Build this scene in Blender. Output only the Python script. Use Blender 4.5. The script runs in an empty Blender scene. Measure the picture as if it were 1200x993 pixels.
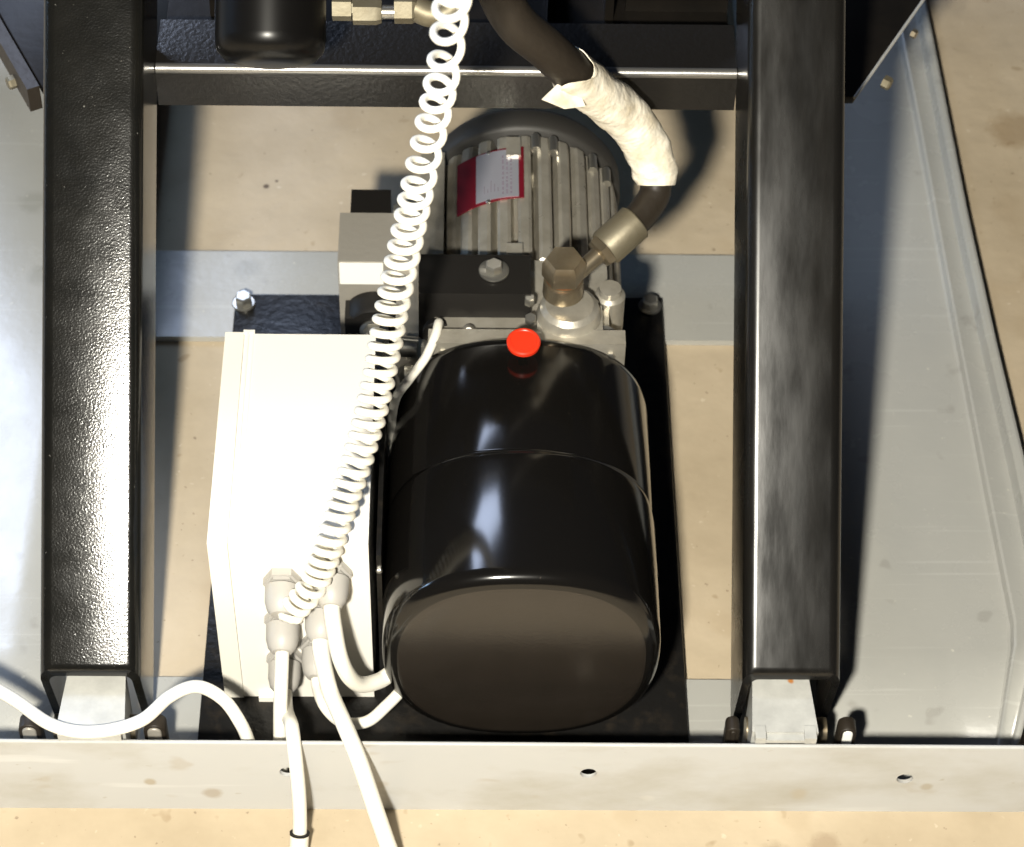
import bpy, bmesh, math, random
from mathutils import Vector, Matrix
random.seed(7)
S = bpy.context.scene
COL = S.collection
# ---------------------------------------------------------------- camera
cam_d = bpy.data.cameras.new('camera'); cam = bpy.data.objects.new('camera', cam_d); COL.objects.link(cam)
P_, PSI, ROLL, FPX = math.radians(50), .03, .03, 2980.0
Fv = Vector((math.sin(PSI)*math.cos(P_), math.cos(PSI)*math.cos(P_), -math.sin(P_)))
R0 = Vector((math.cos(PSI), -math.sin(PSI), 0)); U0 = R0.cross(Fv)
Rv = math.cos(ROLL)*R0 + math.sin(ROLL)*U0; Uv = -math.sin(ROLL)*R0 + math.cos(ROLL)*U0
M = Matrix((Rv, Uv, -Fv)).transposed().to_4x4(); M.translation = Vector((-.012, -.939, 1.471))
cam.matrix_world = M
cam_d.sensor_width = 36; cam_d.lens = 36*FPX/1200; cam_d.dof.use_dof = True; cam_d.dof.focus_distance = 1.60; cam_d.dof.aperture_fstop = 13
cam_d.clip_start = .02; cam_d.clip_end = 200
S.camera = cam
S.render.resolution_x = 1024; S.render.resolution_y = 847
# ---------------------------------------------------------------- light
S.view_settings.view_transform = 'Standard'; S.view_settings.look = 'None'
S.view_settings.exposure = 1.0; S.view_settings.gamma = 1
W = bpy.data.worlds.new('World'); S.world = W; W.use_nodes = True
W.node_tree.nodes['Background'].inputs[0].default_value = (.42, .58, 1, 1)
W.node_tree.nodes['Background'].inputs[1].default_value = .010

def lamp(name, kind, loc, energy, color, target=None, size=None, size_y=None):
    l = bpy.data.lights.new(name, kind); o = bpy.data.objects.new(name, l); COL.objects.link(o)
    l.energy = energy; l.color = color; o.location = loc
    if kind == 'AREA':
        l.shape = 'RECTANGLE'; l.size = size; l.size_y = size_y or size
    elif size: l.shadow_soft_size = size
    if target is not None:
        o.rotation_euler = (Vector(target)-Vector(loc)).to_track_quat('-Z', 'Y').to_euler()
    return o
lamp('work_lamp', 'POINT', (-.18, -1.02, 1.37), 122, (1, .95, .83), size=.045)
lamp('window_light', 'AREA', (-1.8, 4.2, 4.2), 125, (.64, .75, 1), (-.2, .3, 0), 1.75, 2.6)
0 and lamp('narrow_window_light', 'AREA', (-3.45, 4.3, 3.75), 75, (.6, .76, 1), (0, .1, .2), .5, 1.5)
lamp('side_window_light', 'AREA', (-5.0, 1.6, 1.7), 40, (.42, .66, 1), (0, .1, .1), 1.2, 1.2)

# ---------------------------------------------------------------- materials
def mat(name, base, rough=.5, metal=0, spec=.5, var=0, vscale=20, col2=None, bump=0, bscale=60, rvar=0,
        coat=0, spots=None, detail=6, dist=.002, bias=.5, ramp=.25, mscale=(1, 1, 1), grit=None, scratch=0):
    m = bpy.data.materials.new(name); m.use_nodes = True
    nt = m.node_tree; N = nt.nodes; L = nt.links; b = N['Principled BSDF']
    b.inputs['Base Color'].default_value = (*base, 1); b.inputs['Roughness'].default_value = rough
    b.inputs['Metallic'].default_value = metal; b.inputs['Specular IOR Level'].default_value = spec
    b.inputs['Coat Weight'].default_value = coat; b.inputs['Coat Roughness'].default_value = .1
    tc = N.new('ShaderNodeTexCoord'); mp = N.new('ShaderNodeMapping'); mp.inputs['Scale'].default_value = mscale
    L.new(tc.outputs['Object'], mp.inputs['Vector'])
    def noise(sc, dt=detail, rg=.6):
        n = N.new('ShaderNodeTexNoise'); n.inputs['Scale'].default_value = sc; n.inputs['Detail'].default_value = dt
        n.inputs['Roughness'].default_value = rg; L.new(mp.outputs[0], n.inputs['Vector']); return n
    colsock = None
    if col2 is not None:
        n = noise(vscale); r = N.new('ShaderNodeMapRange'); r.inputs[1].default_value = bias-ramp; r.inputs[2].default_value = bias+ramp
        L.new(n.outputs[0], r.inputs[0]); mx = N.new('ShaderNodeMix'); mx.data_type = 'RGBA'
        mx.inputs[6].default_value = (*base, 1); mx.inputs[7].default_value = (*col2, 1)
        L.new(r.outputs[0], mx.inputs[0]); colsock = mx.outputs[2]
    if spots:                                   # stains and painted reflection gaps: (x, y, z, radius, colour, strength)
        for (x, y, z, rad, c, st) in spots:
            geo = N.new('ShaderNodeNewGeometry')
            vs = N.new('ShaderNodeVectorMath'); vs.operation = 'DISTANCE'; vs.inputs[1].default_value = (x, y, z)
            nz = noise(90, 3); ad = N.new('ShaderNodeMath'); ad.operation = 'MULTIPLY_ADD'
            ad.inputs[1].default_value = rad*1.2; L.new(nz.outputs[0], ad.inputs[0])
            L.new(geo.outputs['Position'], vs.inputs[0]); L.new(vs.outputs['Value'], ad.inputs[2])
            r = N.new('ShaderNodeMapRange'); r.inputs[1].default_value = rad*1.3; r.inputs[2].default_value = rad*1.9
            r.inputs[3].default_value = st; r.inputs[4].default_value = 0; L.new(ad.outputs[0], r.inputs[0])
            mx = N.new('ShaderNodeMix'); mx.data_type = 'RGBA'; mx.inputs[6].default_value = (*base, 1); mx.inputs[7].default_value = (*c, 1)
            L.new(r.outputs[0], mx.inputs[0])
            if colsock: L.new(colsock, mx.inputs[6])
            colsock = mx.outputs[2]
    if grit:                                    # (scale, threshold, colour, strength) small dirt specks and painted sparkle
        for gs, th, gc, gst in grit:
            n = noise(gs, 2, .5); r = N.new('ShaderNodeMapRange'); r.inputs[1].default_value = th; r.inputs[2].default_value = th+.06
            r.inputs[4].default_value = gst; L.new(n.outputs[0], r.inputs[0])
            mx = N.new('ShaderNodeMix'); mx.data_type = 'RGBA'; mx.inputs[6].default_value = (*base, 1); mx.inputs[7].default_value = (*gc, 1)
            L.new(r.outputs[0], mx.inputs[0])
            if colsock: L.new(colsock, mx.inputs[6])
            colsock = mx.outputs[2]
    if scratch:                                 # long fine scratches, along x
        m2 = N.new('ShaderNodeMapping'); m2.inputs['Scale'].default_value = (6, 260, 60); m2.inputs['Rotation'].default_value = (0, 0, .25); L.new(tc.outputs['Object'], m2.inputs['Vector'])
        n = N.new('ShaderNodeTexNoise'); n.inputs['Scale'].default_value = 1; n.inputs['Detail'].default_value = 3; L.new(m2.outputs[0], n.inputs['Vector'])
        r = N.new('ShaderNodeMapRange'); r.inputs[1].default_value = .64; r.inputs[2].default_value = .70; r.inputs[4].default_value = scratch; L.new(n.outputs[0], r.inputs[0])
        mx = N.new('ShaderNodeMix'); mx.data_type = 'RGBA'; mx.inputs[6].default_value = (*base, 1); mx.inputs[7].default_value = (*[min(1, q*1.5+.03) for q in base], 1)
        L.new(r.outputs[0], mx.inputs[0])
        if colsock: L.new(colsock, mx.inputs[6])
        colsock = mx.outputs[2]
    if colsock: L.new(colsock, b.inputs['Base Color'])
    if rvar:
        n = noise(vscale*1.7); r = N.new('ShaderNodeMapRange'); r.inputs[1].default_value = .3; r.inputs[2].default_value = .7
        r.inputs[3].default_value = max(.02, rough-rvar); r.inputs[4].default_value = rough+rvar
        L.new(n.outputs[0], r.inputs[0]); L.new(r.outputs[0], b.inputs['Roughness'])
    if bump:
        n = noise(bscale, 3, .5); bp = N.new('ShaderNodeBump'); bp.inputs['Strength'].default_value = bump
        bp.inputs['Distance'].default_value = dist; L.new(n.outputs[0], bp.inputs['Height']); L.new(bp.outputs[0], b.inputs['Normal'])
    return m
MT = {}
MT['floor'] = mat('floor_concrete', (.37, .30, .205), .55, spec=.3, col2=(.54, .45, .325), vscale=7, bump=.45, bscale=32, dist=.003, detail=12,
    grit=[(13, .62, (.34, .25, .15), .2), (55, .69, (.26, .18, .10), .45), (210, .70, (.16, .11, .07), .6), (120, .70, (.72, .64, .50), .35)],
    spots=[(-.174, .546, 0, .0026, (.06, .035, .02), .85), (-.166, .552, 0, .0014, (.08, .05, .03), .8), (-.02, .50, 0, .02, (.36, .27, .17), .35),
           (.197, -.076, 0, .009, (.28, .22, .15), .5), (.230, -.070, 0, .009, (.28, .20, .13), .5), (.19, .20, 0, .004, (.22, .16, .10), .4), (.47, .45, 0, .03, (.30, .20, .11), .5), (.45, .62, 0, .02, (.28, .19, .10), .5), (.52, .30, 0, .02, (.3, .2, .11), .5)])
MT['frame'] = mat('grey_frame_paint', (.33, .33, .31), .26, spec=.55, col2=(.38, .375, .345), vscale=9, bump=.05, bscale=160, rvar=.08, scratch=.22,
    grit=[(160, .72, (.60, .58, .5), .5), (40, .68, (.22, .21, .19), .35)],
    spots=[(-.36, .52, .006, .012, (.25, .25, .22), .5), (-.345, .44, .006, .010, (.25, .25, .22), .5), (-.183, .448, .006, .010, (.26, .26, .24), .5), (.205, .0, .085, .003, (.30, .12, .03), .9)])  # grey spots paint gaps in the window reflection; the brown one is rust
MT['beam'] = mat('grey_beam_paint', (.47, .475, .47), .38, col2=(.36, .345, .30), vscale=14, bump=.1, bscale=90, rvar=.1, bias=.62, ramp=.12, mscale=(.5, 1, 1), scratch=.25,
    grit=[(45, .66, (.36, .31, .24), .4), (180, .73, (.30, .26, .2), .6), (25, .70, (.75, .72, .64), .5)],
    spots=[(-.216, -.043, .033, .004, (.33, .27, .18), .7), (-.176, -.043, .020, .006, (.30, .24, .17), .6), (.297, -.043, .031, .004, (.32, .27, .19), .6), (.213, -.043, .021, .006, (.38, .33, .25), .6)])
MT['bracket'] = mat('hinge_grey_paint', (.50, .50, .47), .4, col2=(.36, .36, .34), vscale=60, bump=.08, bscale=200,
    spots=[(.2045, .0035, .087, .0022, (.42, .16, .03), .95)])
MT['armL'] = mat('black_gloss_painted_sparkle', (.005, .005, .0045), .16, spec=.55, rvar=.025, vscale=30, col2=(.009, .0085, .007), bump=.24, bscale=780, dist=.0005, grit=[(420, .735, (.30, .29, .26), .5)])  # bright specks paint lamp sparkle into the base colour
MT['armR'] = mat('black_gloss_smudged', (.006, .0058, .0055), .25, spec=.55, rvar=.07, vscale=30, col2=(.009, .008, .0065), bump=.04, bscale=300, dist=.0006, mscale=(1, .22, .22), grit=[(300, .76, (.25, .24, .2), .5)])
MT['tank'] = mat('black_tank_enamel', (.005, .0045, .004), .13, spec=.5, bump=.02, bscale=25, grit=[(260, .765, (.12, .10, .08), .4)])
MT['capend'] = mat('satin_end_cap', (.015, .012, .009), .27, spec=.7, col2=(.019, .015, .012), vscale=40, bump=.05, bscale=500)
MT['ramp'] = mat('black_ram_paint', (.004, .0037, .0035), .3, spec=.22)
MT['edgeglint'] = mat('painted_edge_glint', (.42, .41, .39), .3, metal=.85, bump=.1, bscale=120)
MT['plate'] = mat('black_plate_paint', (.008, .0075, .007), .33, spec=.35, col2=(.02, .016, .012), vscale=70, bump=.2, bscale=200, bias=.62, ramp=.1)
MT['black'] = mat('black_plastic', (.010, .009, .008), .5, spec=.22, bump=.03, bscale=150)
MT['dark'] = mat('dark_lift_paint', (.005, .0045, .004), .4, spec=.16, col2=(.011, .009, .007), vscale=25, bump=.1, bscale=90)
MT['rubber'] = mat('black_rubber', (.022, .017, .012), .5, spec=.35, bump=.3, bscale=120)
MT['sleeve'] = mat('white_sleeve_wrap', (.86, .80, .67), .45, col2=(.60, .52, .38), vscale=60, bump=.6, bscale=70, dist=.004, bias=.54, ramp=.14)
MT['box'] = mat('ivory_plastic', (.84, .81, .74), .42, spec=.35, bump=.02, bscale=300)
MT['lid'] = mat('cream_plastic', (.82, .79, .70), .42, spec=.35, bump=.02, bscale=300)
MT['cable'] = mat('white_cable', (.82, .79, .70), .38, spec=.4)
MT['gland'] = mat('grey_nylon', (.40, .385, .36), .45)
MT['alu'] = mat('cast_aluminium', (.55, .52, .45), .36, metal=.6, col2=(.36, .33, .27), vscale=45, bump=.35, bscale=190, rvar=.1, dist=.001)
MT['alub'] = mat('grey_cast_block', (.36, .335, .29), .45, metal=.35, bump=.25, bscale=200, dist=.001)
MT['steel'] = mat('zinc_steel', (.50, .485, .44), .28, metal=.9, bump=.05, bscale=100)
MT['brass'] = mat('yellow_zinc_steel', (.36, .31, .23), .34, metal=.85, col2=(.24, .19, .12), vscale=60, bump=.1, bscale=120)
MT['olive'] = mat('dull_ferrule_steel', (.21, .19, .14), .5, metal=.55, col2=(.16, .135, .085), vscale=50, bump=.12, bscale=150)
MT['red'] = mat('red_plastic', (.70, .035, .010), .35, spec=.5)
MT['maroon'] = mat('maroon_print', (.16, .008, .018), .35, metal=.2)
MT['silver'] = mat('silver_label', (.50, .50, .56), .33, metal=.6, bump=.1, bscale=60)
MT['ink'] = mat('grey_ink', (.19, .16, .20), .5)
MT['fan'] = mat('fan_cover_grey', (.03, .028, .025), .55, metal=.1, bump=.1)
MT['dirt'] = mat('dark_hole', (.004, .004, .004), .9)
MT['white'] = mat('white_sticker', (.86, .85, .80), .4)
MT['copper'] = mat('copper_ring', (.50, .22, .10), .35, metal=.8)

# ---------------------------------------------------------------- helpers
def link(name, bm, m, parent=None, smooth=True, bevel=0, seg=2, angle=35):
    me = bpy.data.meshes.new(name)
    if bevel:
        es = [e for e in bm.edges if len(e.link_faces) == 2 and e.calc_face_angle(0) > math.radians(30)]
        bmesh.ops.bevel(bm, geom=es, offset=bevel, segments=seg, affect='EDGES', profile=.5, clamp_overlap=True)
    bmesh.ops.recalc_face_normals(bm, faces=bm.faces)
    bm.to_mesh(me); bm.free()
    me.materials.append(MT[m])
    if smooth:
        for p in me.polygons: p.use_smooth = True
        try: me.set_sharp_from_angle(angle=math.radians(angle))
        except Exception: pass
    o = bpy.data.objects.new(name, me); COL.objects.link(o)
    if parent: o.parent = parent; 
    return o
def tag(o, label=None, cat=None, group=None, kind=None):
    if label: o['label'] = label
    if cat: o['category'] = cat
    if group: o['group'] = group
    if kind: o['kind'] = kind
    return o
def thing(name, label, cat, group=None):
    o = bpy.data.objects.new(name, None); COL.objects.link(o); o.empty_display_size = .02
    return tag(o, label, cat, group)
def add_box(bm, x0, x1, y0, y1, z0, z1):
    vs = [bm.verts.new((x, y, z)) for x in (x0, x1) for y in (y0, y1) for z in (z0, z1)]
    for f in ((0,1,3,2), (4,6,7,5), (0,4,5,1), (2,3,7,6), (0,2,6,4), (1,5,7,3)): bm.faces.new([vs[i] for i in f])
    return vs
def box(name, d, m, parent=None, bevel=.001, seg=2):
    bm = bmesh.new(); add_box(bm, *d); return link(name, bm, m, parent, bevel=bevel, seg=seg)
def frame(d):
    d = Vector(d).normalized(); a = Vector((0,0,1)) if abs(d.z) < .9 else Vector((1,0,0))
    u = d.cross(a).normalized(); return u, d.cross(u).normalized(), d
def add_lathe(bm, p, d, prof, n=32, ang0=0):
    """prof: list of (distance along d, radius)"""
    p = Vector(p); u, v, d = frame(d); rings = []
    for s, r in prof:
        rings.append([bm.verts.new(p+d*s+(u*math.cos(2*math.pi*i/n+ang0)+v*math.sin(2*math.pi*i/n+ang0))*r) for i in range(n)])
    for a, b in zip(rings, rings[1:]):
        for i in range(n): bm.faces.new((a[i], a[(i+1) % n], b[(i+1) % n], b[i]))
    bm.faces.new(rings[0][::-1]); bm.faces.new(rings[-1])
def lathe(name, p, d, prof, m, parent=None, n=40, bevel=0, ang0=0, angle=35):
    bm = bmesh.new(); add_lathe(bm, p, d, prof, n, ang0); return link(name, bm, m, parent, bevel=bevel, angle=angle)
def hexhead(name, p, d, r, h, m, parent=None, washer=0, ang0=0):
    bm = bmesh.new()
    if washer: add_lathe(bm, Vector(p), d, [(0, washer), (.0012, washer), (.0015, washer*.93)], 32)
    add_lathe(bm, Vector(p)+Vector(d).normalized()*(.0016 if washer else 0), d, [(0, r), (h*.8, r), (h, r*.84)], 6, ang0)
    return link(name, bm, m, parent, bevel=.0004, angle=25)
def prism(name, pts, z0, z1, m, parent=None, bevel=.001, seg=2):
    bm = bmesh.new(); f = bm.faces.new([bm.verts.new((x, y, z0)) for x, y in pts])
    g = bmesh.ops.extrude_face_region(bm, geom=[f]); vs = [e for e in g['geom'] if isinstance(e, bmesh.types.BMVert)]
    bmesh.ops.translate(bm, vec=(0, 0, z1-z0), verts=vs); return link(name, bm, m, parent, bevel=bevel, seg=seg)
def catmull(pts, n=12):
    P = [Vector(p) for p in pts]; P = [2*P[0]-P[1]] + P + [2*P[-1]-P[-2]]; out = []
    for i in range(1, len(P)-2):
        a, b, c, d = P[i-1:i+3]
        for k in range(n):
            t = k/n
            out.append(.5*((2*b)+(c-a)*t+(2*a-5*b+4*c-d)*t*t+(3*b-a-3*c+d)*t**3))
    out.append(P[-2]); return out
def add_tube(bm, path, r, n=14):
    rings = []; prev = None
    for i, p in enumerate(path):
        t = (path[min(i+1, len(path)-1)]-path[max(i-1, 0)]).normalized()
        if prev is None: u, v, _ = frame(t)
        else: u = (prev-t*prev.dot(t)).normalized(); v = t.cross(u)
        prev = u; rr = r(i/(len(path)-1)) if callable(r) else r
        rings.append([bm.verts.new(p+(u*math.cos(2*math.pi*k/n)+v*math.sin(2*math.pi*k/n))*rr) for k in range(n)])
    for a, b in zip(rings, rings[1:]):
        for i in range(n): bm.faces.new((a[i], a[(i+1) % n], b[(i+1) % n], b[i]))
    bm.faces.new(rings[0][::-1]); bm.faces.new(rings[-1])
def tube(name, pts, r, m, parent=None, n=14, sub=12):
    bm = bmesh.new(); add_tube(bm, catmull(pts, sub), r, n); return link(name, bm, m, parent, angle=60)
def strip(name, pts3, m, parent=None):          # thin closed ring etc.
    pass

# ---------------------------------------------------------------- floor
bm = bmesh.new(); vs = [bm.verts.new(p) for p in ((-12, -8, 0), (12, -8, 0), (12, 16, 0), (-12, 16, 0))]; bm.faces.new(vs)
tag(link('floor', bm, 'floor', smooth=False), kind='structure')

# ---------------------------------------------------------------- grey base frame
fr = thing('base_frame', 'grey painted steel base frame lying on the concrete under the black arms', 'machine frame')
def front_beam():
    bm = bmesh.new(); y0, y1 = -.043, -.0402
    x0, x1, z0, z1 = -.50, .46, .0, .0815
    def loop(y):
        e = []
        V = [bm.verts.new((x, y, z)) for x, z in ((x0, z0), (x1, z0), (x1, z1-.003), (x0, z1))]
        e += [bm.edges.new((V[i], V[(i+1) % 4])) for i in range(4)]
        H = []
        for hx, hz in ((-.125, .046), (.072, .046), (.281, .041)):
            h = [bm.verts.new((hx+.0055*math.cos(a), y, hz+.0055*math.sin(a))) for a in [2*math.pi*k/24 for k in range(24)]]
            e += [bm.edges.new((h[i], h[(i+1) % 24])) for i in range(24)]; H.append(h)
        bmesh.ops.triangle_fill(bm, edges=e, use_beauty=True)
        return V, H
    A, HA = loop(y0); B, HB = loop(y1)
    for i in range(4): bm.faces.new((A[i], A[(i+1) % 4], B[(i+1) % 4], B[i]))
    for a, b in zip(HA, HB):
        for i in range(24): bm.faces.new((a[i], b[i], b[(i+1) % 24], a[(i+1) % 24]))
    bw = bm.edges.layers.float.new('bevel_weight_edge')
    for e in bm.edges:
        if all(v.co.z > z1-.004 for v in e.verts) and abs(e.verts[0].co.x-e.verts[1].co.x) > .1: e[bw] = 1
    return bm
o = link('front_beam', front_beam(), 'beam', fr, smooth=False)
bv = o.modifiers.new('edge', 'BEVEL'); bv.width = .0016; bv.segments = 3; bv.limit_method = 'WEIGHT'
box('beam_flange', (-.23, .185, -.040, .0595, .0005, .005), 'frame', fr)
box('cross_plate', (-.28, .235, .375, .4665, .0005, .006), 'frame', fr, bevel=.0018)

def side_pan(right):
    """folded sheet: flat pan, rising rim, small outer lip"""
    bm = bmesh.new()
    if right:
        inn = [(.363, 1.3), (.363, .73), (.366, .62), (.370, .379), (.3735, .229), (.377, .105), (.3745, .085), (.3435, -.034)]
        out = [(.378, 1.3), (.386, .76), (.391, .50), (.396, .362), (.402, .24), (.4045, .12), (.400, .095), (.352, -.0365)]
        xi = .222; sgn = 1
    else:
        inn = [(-.43, 1.3), (-.43, .73), (-.433, .62), (-.436, .379), (-.44, .229), (-.444, .105), (-.441, .085), (-.40, -.034)]
        out = [(-.455, 1.3), (-.457, .76), (-.459, .50), (-.463, .362), (-.469, .24), (-.472, .12), (-.467, .095), (-.41, -.0365)]
        xi = -.27; sgn = -1
    rows = []
    for (ix, iy), (ox, oy) in zip(inn, out):
        w = ox-ix
        pts = [(xi, iy, .0045), (xi+(ix-xi)*.35, iy, .0052), (xi+(ix-xi)*.7, iy, .006), (ix-w*.10, iy, .0062), (ix-w*.03, iy, .0074), (ix+w*.03, iy, .0125), (ix+w*.10, iy, .0130), (ox-w*.40, oy, .0098), (ox-w*.31, oy, .0096),
               (ox-w*.22, oy, .0205), (ox-w*.15, oy, .0222), (ox-w*.03, oy, .0228), (ox+sgn*.0012, oy, .0222), (ox+sgn*.0012, oy, .016)]
        rows.append([bm.verts.new(p) for p in pts])
    for a, b in zip(rows, rows[1:]):
        for i in range(len(a)-1): bm.faces.new((a[i], a[i+1], b[i+1], b[i]))
    o = link('side_pan', bm, 'frame', fr, angle=14)
    sm = o.modifiers.new('thick', 'SOLIDIFY'); sm.thickness = .002; sm.offset = -1
    return o
side_pan(True); side_pan(False)
def hinge(xc, w, parent):
    bm = bmesh.new(); y0, y1 = -.0362, .0075
    vs = add_box(bm, xc-w*.5, xc+w*.5, y0, y1, .006, .086)
    for v in vs:
        if v.co.y > 0: v.co.x = xc+(v.co.x-xc)*.86
    b = link('hinge_block', bm, 'bracket', parent, bevel=.003, seg=3)
    bm = bmesh.new(); add_box(bm, xc-w*.46, xc-w*.30, y0-.006, y0+.004, .0815, .0875); add_box(bm, xc+w*.28, xc+w*.46, y0-.006, y0+.004, .0815, .0875)
    add_box(bm, xc-w*.30, xc+w*.28, y0-.0055, y0+.002, .0815, .0845)
    link('hinge_tab', bm, 'bracket', b, bevel=.0008)
    return b
hinge(.198, .043, fr); hinge(-.2505, .044, fr)
def arch(name, x0, x1, z0, z1, y0, y1, m, parent, bevel=.0008):
    r_ = (x1-x0)/2; xc = (x0+x1)/2; pts = [(x0, z0)]+[(xc-r_*math.cos(math.pi*k/12), z1-r_+r_*math.sin(math.pi*k/12)) for k in range(13)]+[(x1, z0)]
    bm = bmesh.new(); f = bm.faces.new([bm.verts.new((x, y0, z)) for x, z in pts])
    g = bmesh.ops.extrude_face_region(bm, geom=[f]); vs = [e for e in g['geom'] if isinstance(e, bmesh.types.BMVert)]
    bmesh.ops.translate(bm, vec=(0, y1-y0, 0), verts=vs); return link(name, bm, m, parent, bevel=bevel, angle=50)
for x0, x1, cm_ in ((.1625, .1715, 'rubber'), (.2368, .2485, 'white'), (-.3015, -.2872, 'alub'), (-.2198, -.2055, 'alub')):
    lug = arch('hinge_lug', x0, x1, .006, .0675, -.022, -.0115, 'rubber', fr)
    arch('lug_bushing', x0+.0026, x1-.0026, .012, .0655, -.0235, -.0105, cm_, lug)
for x0, x1 in ((.1772, .2308), (-.2805, -.2265)):
    lathe('hinge_pin', (x0, -.009, .047), (1, 0, 0), [(0, .0085), (x1-x0, .0085)], 'brass', fr)

# ---------------------------------------------------------------- black arms
sf = thing('scissor_frame', 'pair of glossy black channel arms with cross tube rising from the grey frame', 'lift arms')
AL = math.radians(40.6); D_ = Vector((0, math.cos(AL), math.sin(AL))); N_ = Vector((0, -math.sin(AL), math.cos(AL)))
def arm(x0, x1, m, label):
    w = x1-x0; t = .0055; dep = .078; rad = .0085
    def outline(w0, w1, top, r):
        pts = [(w0, -dep)]
        for k in range(7):
            a = math.pi-math.pi/2*k/6; pts.append((w0+r+r*math.cos(a), top-r+r*math.sin(a)))
        for k in range(7):
            a = math.pi/2-math.pi/2*k/6; pts.append((w1-r+r*math.cos(a), top-r+r*math.sin(a)))
        pts.append((w1, -dep)); return pts
    prof = outline(x0, x1, 0, rad) + outline(x0+t, x1-t, -t, rad-t*.6)[::-1]
    bm = bmesh.new(); base = Vector((0, 0, .1)); rings = []
    stations = [0, .004] + [.05*k for k in range(1, 18)]
    for si, s in enumerate(stations):
        ring = []
        for x, n in prof:
            if si == 0:
                sh = n*math.tan(AL); zz = .1+n*N_.z+sh*D_.z
                if zz < .012: sh = (.012-.1-n*N_.z)/D_.z
                ring.append(bm.verts.new(base+N_*n+D_*sh+Vector((x, 0, 0))))
            else: ring.append(bm.verts.new(base+N_*n+D_*s+Vector((x, 0, 0))))
        rings.append(ring)
    k = len(prof)
    for a, b in zip(rings, rings[1:]):
        for i in range(k): bm.faces.new((a[i], a[(i+1) % k], b[(i+1) % k], b[i]))
    h = k//2
    for r in (rings[0], rings[-1]):
        for i in range(h-1): bm.faces.new((r[i], r[i+1], r[k-2-i], r[k-1-i]))
    o = link('channel_arm', bm, m, sf, angle=50); o['label'] = label; return o
arm(-.286, -.221, 'armL', 'left channel arm with sparkle painted into its gloss'); arm(.172, .236, 'armR', 'right channel arm with smudged paint')
def along(s, n, x): return Vector((x, 0, .1))+D_*s+N_*n
# cross tube: rectangular tube between the arms, lower edge px y~112
def obox(name, x0, x1, s0, s1, n0, n1, m, parent, bevel=.004, seg=3):
    bm = bmesh.new(); vs = add_box(bm, x0, x1, s0, s1, n0, n1)
    for v in vs: v.co = along(v.co.y, v.co.z, v.co.x)
    return link(name, bm, m, parent, bevel=bevel, seg=seg)
MT['tubegloss'] = mat('black_tube_gloss', (.010, .009, .008),  .3, spec=.9, bump=.15, bscale=300)
ct = box('cross_tube', (-.2212, .1722, .345, .395, .276, .309), 'tubegloss', sf, bevel=.007, seg=4)
bm = bmesh.new(); add_tube(bm, [Vector((-.2205, .3475, .3075)), Vector((0, .3475, .3075)), Vector((.1715, .3475, .3075))], .0036, 16); link('edge_highlight', bm, 'edgeglint', ct)  # bright rod added in place of the lamp highlight along the tube edge
# ram and fittings hanging in front of the tube
ram = thing('hydraulic_ram', 'black hydraulic cylinder end with steel fittings in front of the cross tube', 'hydraulic cylinder')
lathe('barrel', (-.1335, .249, .400), (0, math.cos(.66), math.sin(.66)), [(0, .010), (.0006, .020), (.0035, .029), (.009, .0335), (.015, .0345), (.6, .0345)], 'ramp', ram, 56)
lathe('port_nut', along(.424, .045, -.096), (1, 0, 0), [(0, .009), (.012, .009), (.012, .006), (.02, .006)], 'olive', ram, 6, bevel=.0006)
hexhead('union_nut', along(.421, .045, -.083), (1, 0, 0), .0085, .018, 'olive', ram)
lathe('pipe', along(.421, .045, -.066), (1, 0, 0), [(0, .0045), (.022, .0045)], 'steel', ram, 20)
hexhead('swivel_nut', along(.424, .045, -.057), (1, 0, 0), .0105, .014, 'olive', ram)
tube('elbow', [along(.424, .045, -.044), along(.420, .045, -.034), along(.423, .045, -.022), along(.440, .047, -.012), along(.47, .05, -.008)], .0085, 'olive', ram)
# black cover plate and cross members beyond the tube
cv = thing('cover_plate', 'dark sheet metal cover behind the cross tube at the upper edge', 'metal cover')
box('sheet', (-.2205, .1715, .3955, 1.2, .286, .290), 'dark', cv)
for x in (-.19, .045, .085): box('stiffener', (x, x+.006, .42, 1.1, .2902, .315), 'dark', cv)
box('angle_bar', (.10, .1715, .43, .47, .2902, .303), 'dark', cv, bevel=.003)
# unseen plate added above the view to keep window reflections off the tank
box('window_blocker', (-.36, .32, .46, .80, .62, .64), 'dark', sf)
# corner plates outside the arms
def corner(name, label, pts, bolts, z=.25):
    t = thing(name, label, 'corner plate', 'dark corner plates outside the arms')
    prism('plate', pts, z-.007, z, 'dark', t, bevel=.001)
    return t
t = corner('corner_plate', 'dark triangular corner plate outside the right arm', [(.2375, .388), (.262, .388), (.326, .500), (.60, .98), (.2375, .98)], None)
hexhead('bolt', (.288, .420, .236), (.8, -.5, -.1), .005, .006, 'olive', t)
hexhead('bolt', (.313, .468, .24), (.8, -.5, -.1), .0035, .004, 'brass', t)
bm = bmesh.new(); add_tube(bm, [Vector((.2625, .3875, .2495)), Vector((.3265, .4995, .2495)), Vector((.6, .979, .2495))], .0012, 8); link('edge_bead', bm, 'frame', t)
t = corner('corner_plate', 'dark bent corner plate outside the left arm', [(-.2875, .388), (-.308, .388), (-.342, .455), (-.60, .98), (-.2875, .98)], None)
bm = bmesh.new(); vs = add_box(bm, 0, .115, -.0045, .0045, -.012, .009)
R_ = Matrix.Rotation(math.atan2(.067, -.034), 4, 'Z')
for v in vs: v.co = R_ @ v.co + Vector((-.314, .385, .245))
link('edge_flange', bm, 'rubber', t, bevel=.0015)
hexhead('bolt', (-.331, .412, .236), (-.8, -.5, 0), .005, .007, 'olive', t)

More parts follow.
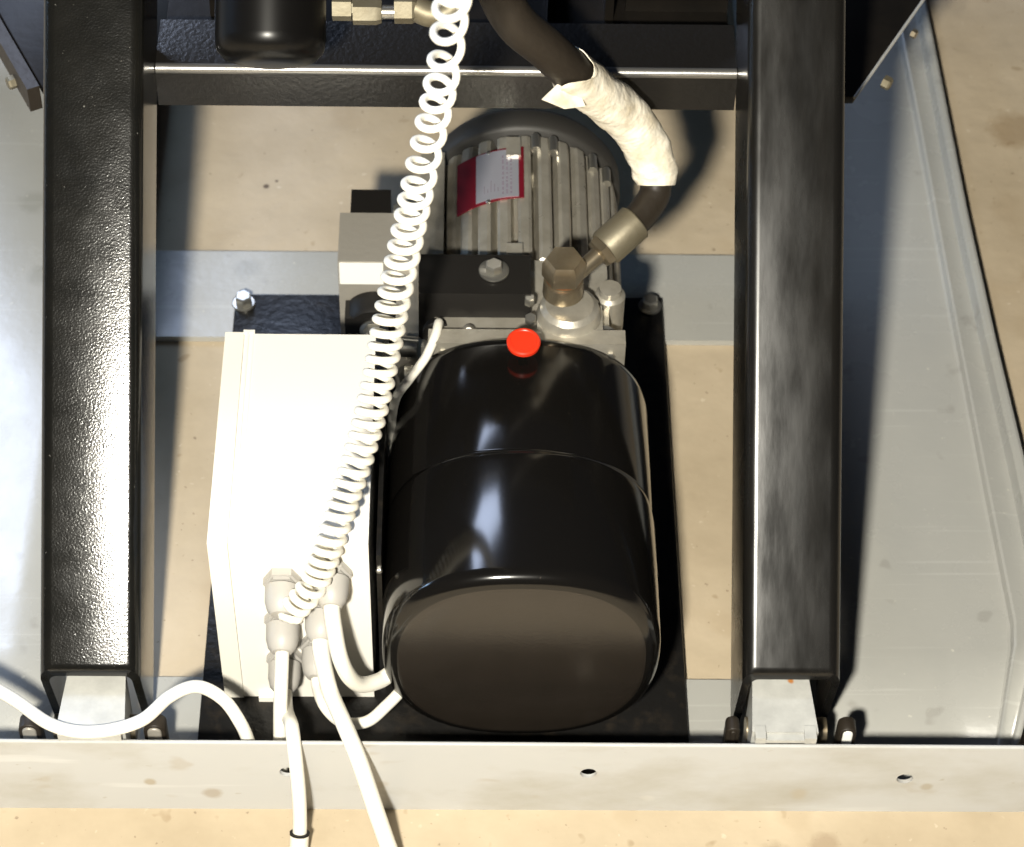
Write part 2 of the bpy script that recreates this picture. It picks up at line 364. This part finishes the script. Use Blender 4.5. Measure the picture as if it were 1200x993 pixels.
# ---------------------------------------------------------------- mounting plate
mp = thing('mounting_plate', 'flat black mounting plate bolted under the power unit and control box', 'mounting plate')
prism('plate', [(-.190, -.030), (.143, -.030), (.143, .414), (-.190, .414)], .0075, .0125, 'plate', mp, bevel=.001)
for x in (-.183, .133):
    hexhead('hex_bolt', (x, .404, .0126), (0, 0, 1), .0065, .008, 'steel', mp, washer=.009)
box('upright_bracket', (-.0672, -.064, .045, .24, .0126, .165), 'plate', mp)
hexhead('bracket_bolt', (-.0655, .045, .150), (0, -1, 0), .0022, .002, 'steel', mp)
box('paint_chip', (-.0665, -.0545, -.012, -.009, .0126, .0136), 'white', mp, bevel=.0003)

# ---------------------------------------------------------------- control box
cb = thing('control_box', 'white plastic control box beside the black tank with grey cable glands', 'control box')
box('case', (-.1605, -.0715, .0385, .2165, .0128, .186), 'box', cb, bevel=.0022, seg=3)
box('lid', (-.1735, -.1607, .0375, .2175, .0128, .1865), 'lid', cb, bevel=.0022, seg=3)
bm = bmesh.new(); add_box(bm, -.1588, -.1572, .040, .2175, .1861, .1873); add_box(bm, -.155, -.1538, .040, .2160, .1861, .1868); link('rib', bm, 'box', cb, bevel=.0003)
box('latch', (-.1612, -.1535, .2166, .2195, .165, .1868), 'box', cb, bevel=.0006)
box('foot', (-.150, -.132, .034, .0384, .0128, .018), 'box', cb, bevel=.0008)
GL = {}
for key, (x, z) in dict(a=(-.1275, .149), b=(-.129, .107), c=(-.130, .062), d=(-.095, .158), e=(-.103, .120), f=(-.107, .078)).items():
    g = None
    dr = Vector((0, -1, -.25)).normalized() if key in 'abcdef' else Vector((0, -1, 0))
    g = lathe('cable_gland', (x, .039, z), (0, -1, 0), [(0, .0125), (.006, .0125), (.0062, .0105), (.008, .0105)], 'gland', cb, 6, bevel=.0008)
    lathe('gland_cap', (x, .031, z), dr, [(0, .0110), (.010, .0108), (.016, .0092), (.019, .0066), (.0192, .0050)], 'gland', g, 32)
    GL[key] = Vector((x, .031, z))+dr*.0185
# ---------------------------------------------------------------- hydraulic power unit
pu = thing('hydraulic_power_unit', 'hydraulic power unit with ribbed motor and black cylindrical tank on the mounting plate', 'hydraulic pump')
TX, TZ = .027, .1075
prof = [(0, .0)]
for k in range(9):
    a = math.pi/2*k/8; prof.append((.0020+.0105-.0105*math.cos(a), .0800+.0105*math.sin(a)))
prof += [(.060, .0908), (.098, .0905), (.1035, .0900), (.1055, .0898), (.1065, .0888), (.109, .0892), (.150, .0895), (.198, .0895), (.204, .0885), (.2075, .0855)]
prof[0] = (.0018, .02)
prof.insert(1, (.0021, .06))
def squircle(o, p=2.4):                       # pressed tank: rounded-square section
    for v in o.data.vertices:
        x, z = v.co.x-TX, v.co.z-TZ; q = math.hypot(x, z)
        if q > 1e-6:
            k = (abs(x/q)**p+abs(z/q)**p)**(-1/p); v.co.x = TX+x*k; v.co.z = TZ+z*k
tank = lathe('tank', (TX, 0, TZ), (0, 1, 0), prof, 'tank', pu, 160, angle=80); squircle(tank)
ec = lathe('end_cap', (TX, .0017, TZ), (0, -1, 0), [(-.0020, .0840), (-.0003, .0805), (.0003, .078), (.0006, .060), (.0008, .03)], 'capend', tank, 128, angle=80); squircle(ec)
lathe('filler_stem', (TX+.001, .193, TZ+.085), (0, -.12, 1), [(0, .0055), (.004, .0055), (.0045, .0035), (.013, .0035)], 'black', tank, 24)
lathe('filler_cap', (TX+.001, .1915, TZ+.0975), (0, -.06, 1), [(0, .0098), (.0008, .0112), (.0035, .0114), (.0045, .0106), (.0047, .009), (.0043, .0085)], 'red', tank, 40)
# pump flange and body
box('pump_flange', (-.036, .098, .2085, .2215, .035, .187), 'alu', pu, bevel=.006, seg=3)
bm = bmesh.new(); add_box(bm, -.032, .088, .2217, .295, .040, .178); pb = link('pump_body', bm, 'alu', pu, bevel=.008, seg=3)
for x, z in ((-.026, .178), (.088, .176), (-.0325, .140), (.093, .140)):
    hexhead('flange_screw', (x, .2085, z), (0, -1, .2), .0032, .003, 'steel', pb)
# cast port boss on the right
lathe('port_boss', (.060, .236, .150), (0, 0, 1), [(0, .0225), (.036, .0225), (.044, .020), (.047, .0165)], 'alu', pb, 40, angle=30)
bm = bmesh.new(); add_box(bm, .038, .083, .2225, .245, .15, .186); link('port_web', bm, 'alu', pb, bevel=.005, seg=3)
hb = lathe('hex_cap', (.0555, .243, 0.2015), (0, 0, 1), [(0, .0140), (.012, .0135), (.0125, .012), (.0145, .012)], 'brass', pu, 40)
lathe('sealing_ring', (.0555, .243, 0.2161), (0, 0, 1), [(0, .0125), (.002, .0125)], 'copper', hb, 36)
lathe('hex_head', (.0555, .243, 0.2182), (0, 0, 1), [(0, .0150), (.0115, .0150), (.0165, .0122), (.0168, .003)], 'brass', hb, 6, bevel=.0008, ang0=math.pi/6)
lathe('relief_valve', (.089, .258, .150), (0, 0, 1), [(0, .0105), (.033, .0105), (.035, .008), (.040, .0075)], 'alu', pb, 32)
lathe('valve_socket', (.084, .2265, .168), (0, -.35, 1), [(0, .0095), (.010, .0095), (.011, .0085)], 'steel', pb, 32)
lathe('adjuster_screw', (.0765, .246, .175), (0, 0, 1), [(0, .0038), (.014, .0038), (.015, .003)], 'steel', pb, 16)
hexhead('body_bolt', (.0335, .228, .189), (0, -.3, 1), .0042, .005, 'steel', pb)
hexhead('body_bolt', (.033, .243, .190), (0, 0, 1), .0038, .006, 'steel', pb)
hexhead('body_bolt', (.071, .2235, .187), (0, -.5, 1), .0042, .004, 'steel', pb)
# black terminal cover with bolt
bm = bmesh.new(); vs = add_box(bm, -.043, .034, .2245, .280, .150, .199)
for v in vs:
    if v.co.z > .19 and v.co.y < .25: v.co.y = .245; v.co.z = .197
    if v.co.z < .19 and v.co.y < .25: v.co.y = .236; v.co.z = .160
tc = link('terminal_cover', bm, 'black', pu, bevel=.003, seg=3)
lathe('cover_boss', (-.030, .236, .170), (0, -1, .2), [(0, .010), (.005, .010), (.006, .008)], 'black', tc, 32)
hexhead('cover_bolt', (.0085, .265, .1985), (0, 0, 1), .0063, .006, 'steel', tc, washer=.0105)
lathe('cover_peg', (-.0085, .2285, .178), (0, -1, 1), [(0, .0045), (.004, .0045), (.009, .0025)], 'alub', tc, 16)
# motor: finned extrusion along Y
MX, MZ, MR = .031, .108, .0715
def fins():
    bm = bmesh.new(); pts = []
    nf = 30
    for k in range(nf):
        a0 = 2*math.pi*k/nf; st = 2*math.pi/nf
        for f, r in ((-.33, MR-.0006), (-.18, MR+.0006), (.18, MR+.0006), (.33, MR-.0006), (.40, MR-.013), (.60, MR-.013)):
            a = a0+f*st; pts.append((MX+r*math.sin(a), MZ+r*math.cos(a)))
    rings = []
    for y, sc in ((.292, .93), (.2965, 1), (.410, 1), (.420, .985), (.424, .93)):
        rings.append([bm.verts.new((MX+(x-MX)*sc, y, MZ+(z-MZ)*sc)) for x, z in pts])
    n = len(pts)
    for a, b in zip(rings, rings[1:]):
        for i in range(n): bm.faces.new((a[i], a[(i+1) % n], b[(i+1) % n], b[i]))
    c0 = bm.verts.new((MX, .292, MZ)); c1 = bm.verts.new((MX, .424, MZ))
    for i in range(n):
        bm.faces.new((rings[0][i], c0, rings[0][(i+1) % n])); bm.faces.new((rings[-1][i], rings[-1][(i+1) % n], c1))
    return bm
mo = link('motor_housing', fins(), 'alu', pu, angle=25)
lathe('end_bell', (MX, .281, MZ), (0, 1, 0), [(0, .058), (.002, .0635), (.0105, .0660)], 'alu', mo, 64)
lathe('fan_cover', (MX, .4245, MZ), (0, 1, 0), [(0, .0715), (.004, .0745), (.018, .0745), (.026, .070), (.032, .055), (.034, .03)], 'fan', mo, 80, angle=60)
for a in (.12, .30, .78, 1.02):
    rr = MR+.001; x = MX+rr*math.sin(a); z = MZ+rr*math.cos(a)
    lathe('housing_screw', (x, .412, z), (0, 1, 0), [(-.008, .0035), (.006, .0035), (.008, .0025)], 'steel', mo, 16)
bm = bmesh.new(); add_box(bm, .018, .0285, .395, .414, .176, .1835); link('housing_lug', bm, 'alu', mo, bevel=.0015)
bm = bmesh.new(); add_box(bm, .0175, .029, .290, .306, .172, .184); link('housing_lug', bm, 'alu', mo, bevel=.002)
# flat pad on the left side of the motor
box('side_pad', (-.0445, -.028, .292, .422, .060, .158), 'alu', mo, bevel=.003)
box('side_rib', (-.033, -.0268, .294, .418, .150, .1635), 'alu', mo, bevel=.0015)
# name plate follows the curve of the housing
def curved(name, a0, a1, y0, y1, r, m, parent, th=.0008, n=10, dy=0):
    bm = bmesh.new(); rows = []
    for k in range(n+1):
        a = a0+(a1-a0)*k/n; sh = dy*(k/n)
        rows.append([bm.verts.new((MX+q*math.sin(a), y+sh, MZ+q*math.cos(a))) for y, q in ((y0, r), (y1, r), (y1, r+th), (y0, r+th))])
    for A, B in zip(rows, rows[1:]):
        for i in range(4): bm.faces.new((A[i], A[(i+1) % 4], B[(i+1) % 4], B[i]))
    bm.faces.new(rows[0][::-1]); bm.faces.new(rows[-1]); return link(name, bm, m, parent, angle=50)
npl = curved('nameplate', -.72, -.005, .352, .404, MR+.0012, 'maroon', mo, dy=.002)
npl['label'] = 'maroon and silver nameplate with faint small print'
curved('nameplate_panel', -.49, -.055, .355, .4035, MR+.0021, 'silver', npl, .0003)
bm = bmesh.new()
for c, a in enumerate((-.13, -.17, -.21)):      # small illegible print, as in the photo: columns of short dashes
    y = .358
    while y < .398:
        l = random.uniform(.0015, .005); rr = MR+.0025
        p0, p1 = a-.009, a+.009
        vs = [bm.verts.new((MX+rr*math.sin(q), yy, MZ+rr*math.cos(q))) for q, yy in ((p0, y), (p1, y), (p1, y+l), (p0, y+l))]
        bm.faces.new(vs); y += l+random.uniform(.001, .0025)
for c in range(5):
    a = -.26-.035*c; rr = MR+.0025
    vs = [bm.verts.new((MX+rr*math.sin(q), yy, MZ+rr*math.cos(q))) for q, yy in ((a-.004, .362), (a+.004, .362), (a+.004, .366+.004*(c % 3)), (a-.004, .366+.004*(c % 3)))]
    bm.faces.new(vs)
link('plate_print', bm, 'ink', npl, smooth=False)
for y in (.3535, .4035):
    a = -.36; rr = MR+.002
    lathe('rivet', (MX+rr*math.sin(a), y, MZ+rr*math.cos(a)), (math.sin(a), 0, math.cos(a)), [(0, .0019), (.001, .0016), (.0014, .0007)], 'steel', npl, 14)
# valve block on the left
vb = box('valve_block', (-.1025, -.0335, .3195, .368, .045, .150), 'alub', pu, bevel=.0015)
box('valve_label', (-.1015, -.070, .3185, .3194, .127, .1485), 'white', vb, bevel=.0003)
lathe('solenoid_coil', (-.077, .3184, .098), (0, -1, 0), [(0, .0215), (.014, .0215), (.018, .019)], 'black', vb, 48)
hexhead('coil_nut', (-.077, .3003, .098), (0, -1, 0), .0085, .008, 'steel', vb, washer=.0105)
box('coil_connector', (-.098, -.086, .3003, .3183, .080, .110), 'black', vb, bevel=.003)
hexhead('block_screw', (-.060, .3695, .1505), (0, -.3, 1), .0045, .005, 'steel', vb)
box('side_connector', (-.095, -.066, .3685, .392, .120, .150), 'black', vb, bevel=.003)
box('adapter_block', (-.060, -.0365, .235, .3193, .065, .142), 'alub', pu, bevel=.003)
hexhead('adapter_screw', (-.0575, .300, .142), (0, 0, 1), .0045, .005, 'steel', pu)
for (x, y, z) in ((-.050, .2335, .128), (-.050, .2335, .100)): hexhead('banjo_nut', (x, y, z), (0, -1, .1), .0065, .010, 'steel', pu, washer=.0085)
hexhead('fitting_nut', (-.040, .228, .160), (1, -.2, .1), .0062, .009, 'steel', pu)
lathe('fitting_stub', (-.0425, .228, .160), (1, -.2, .1), [(-.012, .0075), (0, .0075)], 'steel', pu, 24)

# ---------------------------------------------------------------- hydraulic hose
ho = thing('hydraulic_hose', 'thick black hydraulic hose with crumpled white sleeve arching over the motor', 'hose')
hp = [(-.03, .34, .56), (-.01, .30, .49), (.013, .282, .42), (.041, .287, .38), (.069, .303, .335), (.097, .316, .295), (.114, .312, .265), (.1185, .299, .245), (.110, .284, .238), (.100, .272, .2355)]
cm = catmull(hp, 14)
i0, i1 = 14*4-4, 14*6+12
bm = bmesh.new(); add_tube(bm, cm[:i0+6], .0135, 20); link('black_sleeve', bm, 'rubber', ho, angle=60)
bm = bmesh.new(); add_tube(bm, cm[i1-6:], .0108, 20); link('rubber_hose', bm, 'rubber', ho, angle=60)
def sleeve():
    bm = bmesh.new(); seg = cm[i0-3:i1+1]; n = 34
    # resample finer
    path = catmull(seg, 3); rings = []; prev = None; L = len(path)
    for i, p in enumerate(path):
        t = (path[min(i+1, L-1)]-path[max(i-1, 0)]).normalized()
        if prev is None: u, v, _ = frame(t)
        else: u = (prev-t*prev.dot(t)).normalized(); v = t.cross(u)
        prev = u; k = i/(L-1); ring = []
        for q in range(n):
            a = 2*math.pi*q/n
            r = .0158+.0006*math.sin(3*a+k*11)*math.sin(k*19+a)+.0005*math.sin(k*33+2*a)*math.sin(4*a+k*9)+random.uniform(-.00025, .00025)
            if k > .9: r *= 1-(k-.9)*1.6
            ext = 0
            if i < 4: ext = -(.006*math.sin(2*a+.5)+.004*math.sin(3*a))*(4-i)/4     # torn, jagged mouth
            ring.append(bm.verts.new(p+t*ext+(u*math.cos(a)+v*math.sin(a))*r))
        rings.append(ring)
    for a, b in zip(rings, rings[1:]):
        for i in range(n): bm.faces.new((a[i], a[(i+1) % n], b[(i+1) % n], b[i]))
    return bm
o = link('white_sleeve', sleeve(), 'sleeve', ho, angle=40)
sm = o.modifiers.new('t', 'SOLIDIFY'); sm.thickness = .0007; sm.offset = -1
# torn flap
bm = bmesh.new()
c = cm[i0-4]
fl = [Vector((.037, .274, .350)), Vector((.047, .282, .356)), Vector((.060, .286, .350)), Vector((.066, .281, .338)), Vector((.052, .275, .341))]
f = bm.faces.new([bm.verts.new(p) for p in fl]); bmesh.ops.triangulate(bm, faces=[f]); o = link('torn_flap', bm, 'sleeve', ho, smooth=False)
sm = o.modifiers.new('t', 'SOLIDIFY'); sm.thickness = .0008
e0, e1 = Vector(hp[-2]), Vector((.068, .246, .2215)); dd = (e1-Vector(hp[-1])).normalized()
lathe('crimp_ferrule', Vector(hp[-1])-dd*.006, dd, [(0, .0122), (.001, .0132), (.027, .0132), (.029, .012)], 'olive', ho, 40)
lathe('ferrule_collar', Vector(hp[-1])+dd*.0232, dd, [(0, .0125), (.005, .0112), (.006, .0085)], 'brass', ho, 6, bevel=.0005)
lathe('hose_tail', Vector(hp[-1])+dd*.029, dd, [(-.001, .0060), (.024, .0056)], 'brass', ho, 24)

# ---------------------------------------------------------------- coiled cord
def coil():
    ctl = [((-.019, .055, .62), 1.29), ((-.025, .13, .5), 0), ((-.040, .142, .40), 0), ((-.055, .126, .32), 0), ((-.069, .087, .26), 0), ((-.089, .045, .208), 0), ((-.105, .019, .172), 0), ((-.121, .010, .150), 0)]
    pts = [Vector(p) for p, _ in ctl]; pts = [2*pts[0]-pts[1]*1.0+Vector((0, -.03, 0))]+pts
    turns = [4.0, 2.9, 5.6, 7.2, 8.4, 9.0, 6.4, 3.6]
    sub = 240; path = catmull(pts, sub); out = []; ph = .6; u = Vector((1, 0, 0))
    for i, p in enumerate(path):
        seg = min(i//sub, len(turns)-1); ph += 2*math.pi*turns[seg]/sub
        t = (path[min(i+1, len(path)-1)]-path[max(i-1, 0)]).normalized()
        u = (u-t*u.dot(t)).normalized(); v = t.cross(u)
        k = i/len(path); R = .0080 + .0006*min(1, max(0, (k-.25)*4)) - .0012*min(1, max(0, (k-.55)*4)) - .0010*max(0, (k-.85)*4)
        out.append((p+(u*math.cos(ph)+v*math.sin(ph))*R))
    # keep every 8th sample: about 30 per turn
    q = []; last = None
    step = .0016
    for p in out:
        if last is None or (p-last).length > step: q.append(p); last = p
    q += [GL['a']+Vector((.001, -.003, .001)), GL['a']+Vector((0, .004, 0))]
    return q
bm = bmesh.new(); add_tube(bm, coil(), lambda k: .0021+.0005*min(1, k*2.5), 10)
tag(link('coiled_cord', bm, 'cable', angle=60), 'white coiled spiral cord rising from the control box past the motor', 'cord')

# ---------------------------------------------------------------- straight cables
def cable(label, pts, r, name='cable', m='cable'):
    o = tube(name, pts, r, m, n=18, sub=14); return tag(o, label, 'cable')
G = GL
cable('white cable sagging along the beam top over the left arm foot', [(-.40, .035, .098), (-.312, -.010, .0905), (-.275, -.035, .0885), (-.247, -.0395, .0875), (-.218, -.034, .092), (-.200, -.017, .095), (-.183, -.010, .096), (-.166, -.017, .092), (-.1545, -.029, .082), (-.1500, -.0315, .060), (-.149, -.030, .02)], .0043)
cable('straight white cable dropping from the middle left gland behind the beam', [G['b']+Vector((0, .006, .001)), G['b']+Vector((0, -.004, -.004)), (-.1300, -.0135, .075), (-.1310, -.0235, .045), (-.132, -.027, .016)], .0047)
c1 = thing('sheathed_cable', 'white cable over the beam left of the middle ending in a black ringed sheath', 'cable')
tube('cable_core', [G['c']+Vector((0, .006, .001)), G['c']+Vector((.001, -.002, .001)), (-.1275, -.003, .060), (-.1245, -.018, .072), (-.1210, -.034, .0855), (-.1185, -.050, .080), (-.1165, -.064, .055), (-.1165, -.072, .030), (-.1175, -.080, .012)], .0047, 'cable', c1, n=18)
tube('outer_sheath', [(-.1169, -.0755, .022), (-.1180, -.083, .009), (-.120, -.11, .007), (-.124, -.17, .0067)], .0062, 'cable', c1, n=20)
lathe('end_ring', (-.1168, -.0750, .0235), (-.05, -.55, -.85), [(0, .0066), (.0012, .0066)], 'black', c1, 24)
cable('thick white cable slanting down over the beam to the right', [G['e']+Vector((0, .006, .002)), G['e']+Vector((0, -.004, -.004)), (-.098, -.004, .085), (-.088, -.030, .086), (-.078, -.052, .078), (-.066, -.075, .048), (-.055, -.095, .020), (-.046, -.12, .008), (-.035, -.16, .0065)], .0056)
cable('white cable looping from the top right gland to behind the tank', [G['d']+Vector((0, .006, .002)), G['d']+Vector((.001, -.006, -.006)), (-.089, -.006, .120), (-.080, -.004, .092), (-.066, .006, .080), (-.050, .022, .074), (-.035, .05, .02)], .0054)
cable('white cable in the lower loop from bottom right gland to behind tank', [G['f']+Vector((0, .006, .002)), G['f']+Vector((.0, -.004, -.004)), (-.101, -.009, .072), (-.090, -.013, .060), (-.074, -.010, .056), (-.060, .000, .062), (-.045, .02, .060), (-.03, .06, .02)], .0040)
tag(tube('signal_wire', [(-.0285, .232, .176), (-.029, .228, .186), (-.031, .216, .187), (-.0375, .201, .181), (-.048, .188, .174), (-.0575, .176, .166), (-.0608, .17, .14), (-.0608, .16, .10)], .0032, 'cable', n=14),
    'thin off-white wire bending from the black cover down behind the tank', 'wire')
